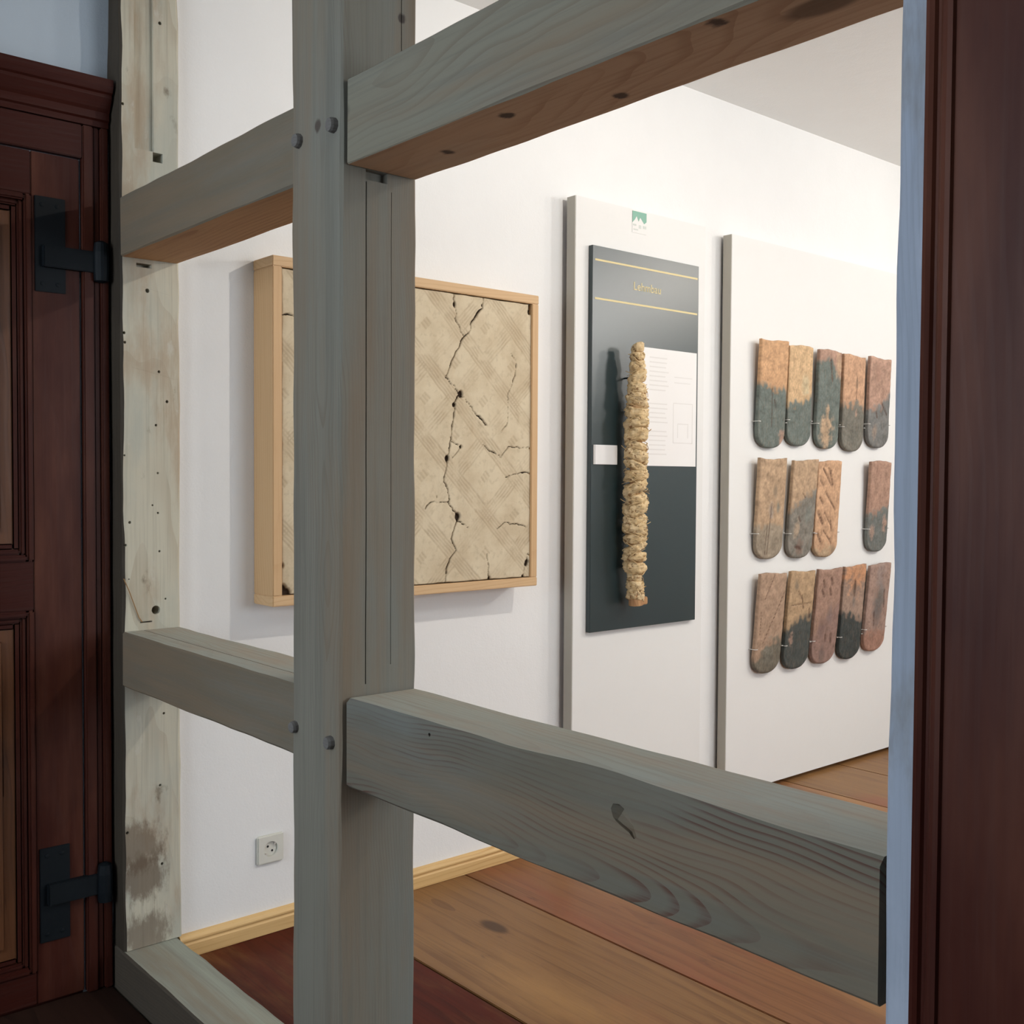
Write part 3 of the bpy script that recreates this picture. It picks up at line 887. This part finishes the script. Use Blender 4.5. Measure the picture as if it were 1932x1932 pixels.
# ---- slate poster (hung a touch out of plumb)
XK = -2.595
PY0, PY1, PZ0, PZ1 = 2.5855, 3.1445, 0.740, 2.062
po = tag(empty('slate_poster', (XK, PY0, PZ0)), 'tall dark slate grey poster board with thin gold lines and the heading Lehmbau', 'poster')
box('board', XA + 0.001, XK, PY0, PY1, PZ0, PZ1, M['slate'], po, 0.001)
for z in (2.0145, 1.8835):
    box('gold_line', XK - 0.0002, XK + 0.0006, PY0 + 0.012, PY1 - 0.008, z - 0.0032, z + 0.0032, M['gold'], po)
cu = bpy.data.curves.new('heading', 'FONT')
cu.body = 'Lehmbau'
cu.size = 0.041
cu.extrude = 0.0003
tmp = bpy.data.objects.new('tmp', cu)
COL.objects.link(tmp)
bpy.context.view_layer.update()
me = bpy.data.meshes.new_from_object(tmp.evaluated_get(bpy.context.evaluated_depsgraph_get()))
bpy.data.objects.remove(tmp)
wd = max(v.co.x for v in me.vertices)
for v in me.vertices:
    v.co = Vector((v.co.z, v.co.x * 0.144 / wd, v.co.y))
me.materials.clear()
me.materials.append(M['gold'])
hd = bpy.data.objects.new('heading', me)
COL.objects.link(hd)
hd.parent = po
hd.location = Vector((XK + 0.0006, 2.788, 1.934)) - gl(po)

# printed sheet and caption card
sh = tag(empty('information_sheet', (XK, 2.985, 1.316)), 'large white sheet with faint pale print on the slate poster', 'sheet')
box('paper', XK + 0.0002, XK + 0.002, 2.820, 3.135, 1.316, 1.738, M['paper'], sh)
rng = random.Random(9)
for k in range(22):
    z = 1.705 - k * 0.0165
    if k in (8, 9, 15):
        continue
    box('printed_line', XK + 0.0019, XK + 0.0023, 2.875, 2.875 + rng.uniform(0.085, 0.105), z - 0.0022, z + 0.0022, M['faintprint'], sh)
for (ya, yb_, za, zb) in ((3.005, 3.115, 1.545, 1.548), (3.005, 3.008, 1.40, 1.545), (3.112, 3.115, 1.40, 1.545), (3.005, 3.115, 1.40, 1.403), (3.03, 3.09, 1.47, 1.473), (3.03, 3.033, 1.42, 1.47), (3.087, 3.09, 1.42, 1.47), (3.01, 3.11, 1.64, 1.643), (3.01, 3.10, 1.62, 1.623)):
    box('printed_line', XK + 0.0019, XK + 0.0023, ya, yb_, za, zb, M['faintprint'], sh)
ca = tag(empty('caption_card', (XK, 2.652, 1.318)), 'small blank white caption card beside the wrapped stake', 'card')
box('card', XK + 0.0002, XK + 0.006, 2.600, 2.709, 1.318, 1.385, M['paper'], ca, 0.0008)
box('card_strip', XK + 0.0002, XK + 0.0045, 2.5945, 2.5995, 1.318, 1.385, M['print'], ca)

# ================================================================== WRAPPED STAKE
t = NT('clay_soaked_straw')
v = t.coord()
n1 = t.noise(v, 45, 5, 0.6)
mpz = t.n('ShaderNodeMapping')
mpz.inputs['Scale'].default_value = (60, 60, 260)
t.t.links.new(v, mpz.inputs['Vector'])
n2 = t.noise(mpz.outputs[0], 1.0, 4)
c = t.mix(t.step(n1, 0.35, 0.65), (0.78, 0.60, 0.36), (0.62, 0.44, 0.23))
c = t.mix(t.math('MULTIPLY', t.step(n2, 0.55, 0.75), 0.5), c, (0.34, 0.20, 0.09))
c = t.mix(t.math('MULTIPLY', t.step(t.noise(v, 75, 3), 0.56, 0.66), 0.85), c, (0.20, 0.09, 0.035))
t.bump(t.math('ADD', n2, n1), 0.8, 0.004)
M['straw'] = t.out(c, 0.9, 0.15)
M['strand'] = plain('dry_straw', (0.66, 0.47, 0.24), 0.8, 0.2, 60, 0.1)
M['stake'] = wood('split_stake_wood', 'z', (0.48, 0.27, 0.13), (0.28, 0.13, 0.06), freq=120, pith=(0.0, 0.0), rough=0.85)
ws = tag(empty('wrapped_stake', (-2.535, 2.755, 0.826)), 'wooden stake wrapped in lumpy coils of straw and clay, fixed to slate poster', 'stake')


def axis_pt(z):
    k = (z - 0.826) / 0.906
    return (-2.545 + 0.014 * k, 2.752 - 0.008 * k + 0.012 * max(0, 0.12 - k) / 0.12)


mb = MB()
pts = [(axis_pt(z)[0], axis_pt(z)[1], z) for z in (0.828, 0.9, 1.0, 1.2, 1.5, 1.70)]
mb.tube(pts, [0.026, 0.022, 0.02, 0.02, 0.018, 0.015], 10)
mb.build('core', M['stake'], ws)
mb = MB().box(-2.553, -2.527, 2.757, 2.806, 0.829, 0.856, 0.003)
mb.build('stub', M['stake'], ws)
rng = random.Random(21)
# (z bottom, z top, radius)
coils = [(0.842, 0.880, .031), (0.876, 0.915, .029), (0.910, 0.946, .025), (0.944, 0.985, .037), (0.981, 1.015, .040), (1.012, 1.043, .038), (1.041, 1.075, .040), (1.071, 1.118, .0425), (1.112, 1.150, .040),
         (1.147, 1.192, .042), (1.187, 1.222, .037), (1.218, 1.262, .041), (1.258, 1.300, .040), (1.297, 1.330, .037), (1.327, 1.372, .040), (1.369, 1.402, .038), (1.398, 1.446, .0395), (1.442, 1.480, .041), (1.476, 1.520, .0405),
         (1.517, 1.562, .0365), (1.558, 1.598, .032), (1.595, 1.640, .030), (1.636, 1.678, .027), (1.674, 1.706, .024), (1.702, 1.735, .021)]
for ci, (za, zb, rr) in enumerate(coils):
    n, k = 36, 11
    vs_, fs = [], []
    tilt_ = rng.uniform(-0.38, 0.38)
    ph = rng.uniform(0, 6.28)
    for j in range(k):
        f_ = j / (k - 1)
        prof_r = rr * (0.80 + 0.22 * math.sin(math.pi * f_) ** 0.5)
        for i in range(n):
            an = 2 * math.pi * i / n
            zz = za + (zb - za) * f_ + tilt_ * rr * math.cos(an + ph)
            nn = 0.16 * noise.noise((math.cos(an) * 1.4, math.sin(an) * 1.4, ci * 3.3 + f_ * 1.2)) + 0.2 * noise.noise((math.cos(an) * 4, math.sin(an) * 4, ci * 3.3 + f_ * 3)) + 0.13 * noise.noise((math.cos(an) * 9, math.sin(an) * 9, ci * 5 + f_ * 6))
            if noise.noise((math.cos(an) * 3 + 9, math.sin(an) * 3, ci * 2.1 + f_ * 2.2)) > 0.30:
                nn -= 0.24
            r_ = prof_r * (1 + nn)
            ax, ay = axis_pt(zz)
            vs_.append((ax + r_ * math.cos(an), ay + r_ * math.sin(an), zz))
    for j in range(k - 1):
        for i in range(n):
            fs.append((j * n + i, j * n + (i + 1) % n, (j + 1) * n + (i + 1) % n, (j + 1) * n + i))
    fs += [tuple(range(n))[::-1], tuple(range((k - 1) * n, k * n))]
    mesh('straw_coil', vs_, fs, M['straw'], ws, smooth=True)
mb = MB()
for i in range(150):
    z = rng.uniform(0.86, 1.70)
    rr = next((r_ for a, b, r_ in coils if a <= z <= b), 0.035)
    an = rng.uniform(-2.2, 2.2)
    pts = []
    da, dz = rng.uniform(0.5, 1.3) * rng.choice((-1, 1)), rng.uniform(-0.02, 0.02)
    lift = rng.random() ** 3 * 0.012
    for q in range(5):
        f_ = q / 4
        a2 = an + da * f_
        r2 = rr * 1.03 + lift * (f_ ** 2)
        ax, ay = axis_pt(z)
        pts.append((ax + r2 * math.cos(a2), ay + r2 * math.sin(a2), z + dz * f_))
    mb.tube(pts, rng.uniform(0.0008, 0.0016), 4)
tag(mb.build('straw_strands', M['strand'], ws), kind='stuff')
for z in (0.96, 1.62):
    mb = MB().lathe((XK, axis_pt(z)[1], z), (1, 0, 0), [(0, 0.003), (-axis_pt(z)[0] * 0 + (axis_pt(z)[0] - XK), 0.003)], 8)
    mb.build('mounting_pin', M['iron'], ws)

# ================================================================== ROOF TILES
t = NT('weathered_fired_clay')
v = t.coord()
ac = t.n('ShaderNodeAttribute', attribute_name='col').outputs['Color']
n1 = t.noise(v, 70, 5, 0.6)
mpz = t.n('ShaderNodeMapping')
mpz.inputs['Scale'].default_value = (40, 160, 22)
t.t.links.new(v, mpz.inputs['Vector'])
n2 = t.noise(mpz.outputs[0], 1.0, 4)
c = t.mix(t.math('MULTIPLY', t.step(n1, 0.52, 0.75), 0.28), ac, (0.12, 0.085, 0.065))
c = t.mix(t.math('MULTIPLY', t.step(n2, 0.5, 0.75), 0.35), c, t.mix(0.5, ac, (0.5, 0.33, 0.2)))
t.bump(t.math('ADD', n1, n2), 0.45, 0.003)
M['tile'] = t.out(c, 0.85, 0.25)

ORG, PNK, TAN, RED = (0.62, 0.37, 0.205), (0.46, 0.29, 0.215), (0.50, 0.345, 0.22), (0.35, 0.205, 0.15)
DGR, DBR, DBK = (0.16, 0.185, 0.165), (0.17, 0.15, 0.115), (0.055, 0.062, 0.058)
DOTS1 = [((0.52 - 0.035 * i, 0.985 - 0.028 * i), (0.50 - 0.035 * i, 0.975 - 0.028 * i)) for i in range(9)] + [((0.95 - 0.055 * i, 0.80 - 0.04 * i), (0.92 - 0.055 * i, 0.785 - 0.04 * i)) for i in range(13)] + \
        [((0.12, 0.62 - 0.03 * i), (0.125, 0.612 - 0.03 * i)) for i in range(8)]
SL = [((0.20, .92), (.62, .74), .010), ((.50, .90), (.64, .76), .012), ((.12, .80), (.24, .75), .012), ((.36, .68), (.80, .50), .011), ((.14, .62), (.26, .57), .012), ((.10, .47), (.30, .36), .02), ((.36, .47), (.64, .34), .007),
      ((.64, .38), (.70, .28), .011), ((.36, .28), (.66, .17), .008), ((.12, .25), (.30, .14), .016), ((.66, .19), (.72, .14), .011), ((.4, .93), (.55, .9), .006)]
# row, column, top centre (Y, Z), bottom centre Y, width, length, upper colour, lower colour, boundary heights (left..right), patches [(u, v, r, colour, amount)], marks, label
TILES = [
    (3.604, 1.826, 3.606, .183, .430, ORG, DGR, (.60, .56, .55), [(.88, .10, .10, PNK, .9), (.45, .55, .05, DBK, .5)], [((.45, .55), (.5, .2), .006), ((.55, .45), (.62, .38), .008)], 'orange clay roof tile dark grey below, first in top row by grey board edge'),
    (3.783, 1.819, 3.799, .168, .410, (0.66, 0.45, 0.26), DGR, (.42, .44, .50), [(.7, .62, .16, (0.52, 0.46, 0.30), .6), (.72, .46, .06, DGR, .7)], [], 'pale orange clay roof tile with smooth grey rounded end, second in top row'),
    (3.998, 1.818, 4.006, .168, .416, PNK, DGR, (.88, .93, .70), [(.42, .18, .26, TAN, .9), (.45, .36, .10, TAN, .7), (.9, .85, .16, TAN, .8)], [((.5, .9), (.6, .7), .012)], 'nearly all grey clay roof tile with tan blotch at its end, middle of top row'),
    (4.184, 1.811, 4.203, .170, .416, (0.58, 0.35, 0.22), (0.19, 0.18, 0.15), (.48, .50, .47), [(.62, .72, .06, DBR, .5), (.62, .4, .05, PNK, .7)], [((.62, .78), (.6, .55), .006)], 'clay roof tile half orange half brown grey, hanging lowest in top row'),
    (4.396, 1.817, 4.413, .176, .402, PNK, (0.19, 0.19, 0.18), (.40, .46, .60), [(.35, .82, .14, RED, .6), (.3, .18, .1, (0.3, 0.23, 0.18), .7)], [((.6, .5), (.85, .38), .010), ((.35, .4), (.4, .34), .010)], 'pinkish clay roof tile with sooty grey lower part, last of five in top row'),
    (3.604, 1.354, 3.602, .180, .406, TAN, (0.33, 0.27, 0.20), (.30, .35, .30), [(.6, .68, .08, DBR, .6), (.75, .52, .07, DGR, .7), (.5, .48, .1, (0.3, 0.27, 0.24), .6)], [((.5, .55), (.42, .05), .005), ((.38, .35), (.34, .05), .005)], 'plain tan clay roof tile with faint long streaks, first in middle row'),
    (3.831, 1.351, 3.816, .176, .409, TAN, (0.24, 0.22, 0.185), (.50, .62, .70), [(.45, .11, .12, (0.2, 0.12, 0.09), .6), (.7, .45, .12, DGR, .5), (.3, .3, .12, TAN, .5)], [((.35, .42), (.42, .38), .010), ((.3, .12), (.5, .1), .016), ((.45, .66), (.55, .62), .006)], 'tan and grey mottled clay roof tile with dark smudge at end, second in middle row'),
    (4.006, 1.349, 4.005, .175, .411, (0.60, 0.37, 0.225), (0.46, 0.33, 0.21), (.08, .10, .06), [(.8, .06, .1, DBR, .6)], SL, 'orange clay roof tile scored with dark slanting strokes, before the gap in middle row'),
    (4.416, 1.353, 4.416, .168, .408, (0.42, 0.26, 0.19), (0.17, 0.18, 0.165), (.42, .44, .52), [(.8, .3, .12, PNK, .8), (.2, .2, .12, PNK, .6), (.3, .9, .1, RED, .6)], [], 'reddish clay roof tile with patchy grey end, alone beyond the gap in middle row'),
    (3.616, .890, 3.598, .177, .406, (0.43, 0.29, 0.20), DBR, (.12, .30, .36), [(.5, .2, .16, (0.2, 0.19, 0.155), .5)], [(*d, .006) for d in DOTS1], 'clay roof tile scored with rows of dots, first in bottom row'),
    (3.821, .889, 3.798, .177, .409, (0.47, 0.32, 0.19), (0.075, 0.082, 0.075), (.42, .52, .54), [(.2, .32, .08, PNK, .6), (.25, .86, .08, DBR, .6)], [((.35, .8), (.5, .72), .006), ((.5, .75), (.6, .62), .008), ((.1, .66), (.9, .665), .004), ((.85, .6), (.88, .5), .010)], 'clay roof tile tan above and nearly black below, second in bottom row'),
    (4.023, .888, 3.999, .180, .408, (0.37, 0.23, 0.17), (0.30, 0.19, 0.155), (.3, .5, .65), [(.3, .4, .14, (0.17, 0.11, 0.1), .6), (.6, .52, .12, (0.2, 0.15, 0.14), .6), (.4, .1, .12, (0.13, 0.1, 0.09), .6)],
     [((.22, .88), (.28, .82), .014), ((.55, .9), (.6, .84), .014), ((.2, .78), (.3, .72), .014), ((.52, .79), (.58, .73), .014), ((.5, .3), (.52, .24), .014), ((.72, .3), (.74, .22), .014)], 'dark reddish brown clay roof tile with pressed dents, middle of bottom row'),
    (4.218, .892, 4.201, .170, .414, (0.36, 0.25, 0.19), DBK, (.52, .46, .40), [(.5, .97, .35, (0.55, 0.28, 0.15), .9), (.15, .95, .2, (0.55, 0.28, 0.15), .9), (.85, .95, .2, (0.55, 0.28, 0.15), .9), (.5, .75, .10, DBK, .7), (.5, .62, .08, (0.17, 0.17, 0.16), .6)], [((.5, .85), (.52, .68), .010)], 'clay roof tile with orange top edge and soot black lower half, bottom row'),
    (4.426, .890, 4.401, .175, .397, (0.37, 0.25, 0.20), (0.36, 0.20, 0.145), (.22, .25, .22), [(.55, .58, .24, (0.15, 0.14, 0.125), .85), (.5, .42, .2, (0.16, 0.13, 0.12), .7), (.5, .85, .2, (0.27, 0.22, 0.2), .6)], [((.35, .45), (.4, .3), .010), ((.75, .7), (.8, .5), .008)], 'reddish clay roof tile dark in the middle, last of five in bottom row'),
]
NU, NV = 44, 96
for ti, (tyc, tz, byc, wd, ln, ctop, cbot, bnd, patches, marks, label) in enumerate(TILES):
    th = 0.016
    stand_t, stand_b = 0.030, 0.008            # nib holds the head further off the board than the tail
    root = tag(empty('clay_tile', (XB, byc, tz - ln)), label, 'roof tile', 'clay roof tiles on the display board')
    u = np.linspace(-1, 1, NU)
    vv = np.linspace(0, 1, NV) ** 1.0
    U, V = np.meshgrid(u, vv)
    zb = 0.42 * wd * (1 - (1 - np.abs(U) ** 2.3) ** (1 / 2.3)) * 0.95           # rounded tail
    ztp = ln + 0.004 * np.sin(U * 2.3 + ti) + 0.0008 * np.sin(U * 9 + ti * 2) + (0.008 * np.clip(-U - 0.5, 0, 1) if ti == 0 else 0)
    z = zb + (ztp - zb) * V
    edgew = np.array([noise.noise((zz_ * 14, ti * 3.7, 1.0)) for zz_ in z[:, 0]]) * 0.0022
    edger = np.array([noise.noise((zz_ * 14, ti * 3.7, 8.0)) for zz_ in z[:, -1]]) * 0.0022
    y = U * wd / 2 + np.where(U < 0, edgew[:, None] * np.abs(U), edger[:, None] * np.abs(U)) + (byc + (tyc - byc) * z / ln - byc)
    UV = np.stack([(U + 1) / 2, z / ln], -1)
    Pn = np.stack([y, z], -1)
    nA = vnoise(Pn, 38, ti * 4.1)
    nB = vnoise(Pn, 120, ti * 4.1 + 50)
    hgt = 0.0012 * nA + 0.0006 * nB
    mark = np.zeros_like(U)
    asp = np.array([wd, ln])
    for (a, b, hw) in marks:
        d, _ = seg_dist(UV * asp, np.array(a) * asp, np.array(b) * asp)
        mark = np.maximum(mark, np.clip(1.4 - d / (hw * 0.55), 0, 1))
    hgt -= mark * 0.0025
    rim = np.clip(1 - np.minimum(np.minimum(1 - np.abs(U), (1 - V) * 2), V * 3) / 0.07, 0, 1)
    hgt -= 0.0035 * rim ** 2
    x = XB + stand_b + (stand_t - stand_b) * (z / ln) + th + hgt
    bl = np.interp(UV[..., 0], [0, .5, 1], bnd) + 0.085 * nA + 0.03 * nB + 0.022 * vnoise(Pn * np.array([2.2, 0.4]), 30, ti + 9.0)
    wth = np.clip((bl - UV[..., 1]) / 0.06 + 0.5, 0, 1)
    col = np.array(ctop) * (1 - wth[..., None]) + np.array(cbot) * wth[..., None]
    for (pu, pv, pr_, pc, am) in patches:
        d = np.hypot((UV[..., 0] - pu) * wd, (UV[..., 1] - pv) * ln * 0.55) / (pr_ * wd)
        f_ = np.clip(1.6 - 1.3 * d + 0.9 * nA + 0.5 * nB, 0, 1)[..., None] * am
        col = col * (1 - f_) + np.array(pc) * f_
    col = col * (0.93 + 0.26 * nA[..., None] + 0.26 * nB[..., None])
    mk = (mark * np.clip(0.62 + 0.9 * nB + 0.5 * nA, 0.1, 0.85))[..., None]
    col = col * (1 - mk) + np.array((0.08, 0.04, 0.028)) * mk
    col = np.clip(col, 0.01, 0.9)
    verts = np.stack([x, y + byc, z + tz - ln], -1).reshape(-1, 3)
    idx = np.arange(NU * NV).reshape(NV, NU)
    faces = np.stack([idx[:-1, :-1], idx[:-1, 1:], idx[1:, 1:], idx[1:, :-1]], -1).reshape(-1, 4)
    ring_ = np.concatenate([idx[0, :], idx[1:, -1], idx[-1, -2::-1], idx[-2:0:-1, 0]])
    nb = len(ring_)
    back = verts[ring_].copy()
    back[:, 0] = XB + stand_b + (stand_t - stand_b) * (back[:, 2] - (tz - ln)) / ln
    k0 = len(verts)
    rf = np.array([(ring_[i], k0 + i, k0 + (i + 1) % nb, ring_[(i + 1) % nb]) for i in range(nb)])
    # back face: strips joining the two sides
    cc = col.reshape(-1, 3)
    cc = np.concatenate([cc, cc[ring_]])
    verts = np.concatenate([verts, back])
    faces = np.concatenate([faces, rf])
    o = gridmesh('body', verts, faces, M['tile'], root, {'col': cc}, (XB, byc, tz - ln))
    bm = bmesh.new()
    bm.from_mesh(o.data)
    bm.verts.ensure_lookup_table()
    bm.faces.new([bm.verts[k0 + i] for i in range(nb)])
    bmesh.ops.recalc_face_normals(bm, faces=bm.faces)
    for f_ in bm.faces:
        f_.smooth = len(f_.verts) == 4 and max(v.index for v in f_.verts) < k0
    bm.to_mesh(o.data)
    bm.free()
    zt = tz - 0.045
    me_ = MB().box(XB + 0.0005, XB + stand_t - 0.002, tyc - 0.018, tyc + 0.018, zt - 0.02, zt + 0.012, 0.003).build('nib', M['batten'], root)
    # wire hooks on the board holding the tail
    zz_ = tz - ln + 0.105
    for sgn in (-1, 1):
        ye = byc + (tyc - byc) * 0.105 / ln + sgn * (wd / 2 + 0.0045)
        xf_ = XB + stand_b + th + 0.010
        hk = MB().tube([(XB, ye, zz_), (xf_ - 0.002, ye, zz_), (xf_ + 0.001, ye - sgn * 0.003, zz_), (xf_ + 0.001, ye - sgn * 0.013, zz_)], 0.0016, 6)
        hk.build('tile_hook', M['metal'], bb)

# ================================================================== SOCKET
so = tag(empty('power_socket', (XW, 1.416, 0.193)), 'cream square wall socket low on the white wall above the pine skirting', 'socket')
pl = MB().box(XW, XW + 0.010, 1.3755, 1.4565, 0.193, 0.274, 0.004).build('plate', M['plastic'], so)
CY, CZ_ = 1.416, 0.2335
cut(pl, MB().lathe((XW + 0.0025, CY, CZ_), (1, 0, 0), [(0, 0.0215), (0.03, 0.0215)], 32))
MB().lathe((XW + 0.0, CY, CZ_), (1, 0, 0), [(0.0005, 0.020), (0.0035, 0.020), (0.0038, 0.018)], 28).build('recess_disc', M['plastic'], so)
for s_ in (-1, 1):
    MB().lathe((XW + 0.003, CY + s_ * 0.0067 * 1.0, CZ_ - s_ * 0.0067), (1, 0, 0), [(0, 0.0032), (0.0014, 0.0032)], 14).build('pin_hole', M['hole'], so)
    box('earth_clip', XW + 0.003, XW + 0.009, CY + s_ * 0.0137 - 0.0025, CY + s_ * 0.0137 + 0.0025, CZ_ + s_ * 0.0137 - 0.0025, CZ_ + s_ * 0.0137 + 0.0025, M['metal'], so)
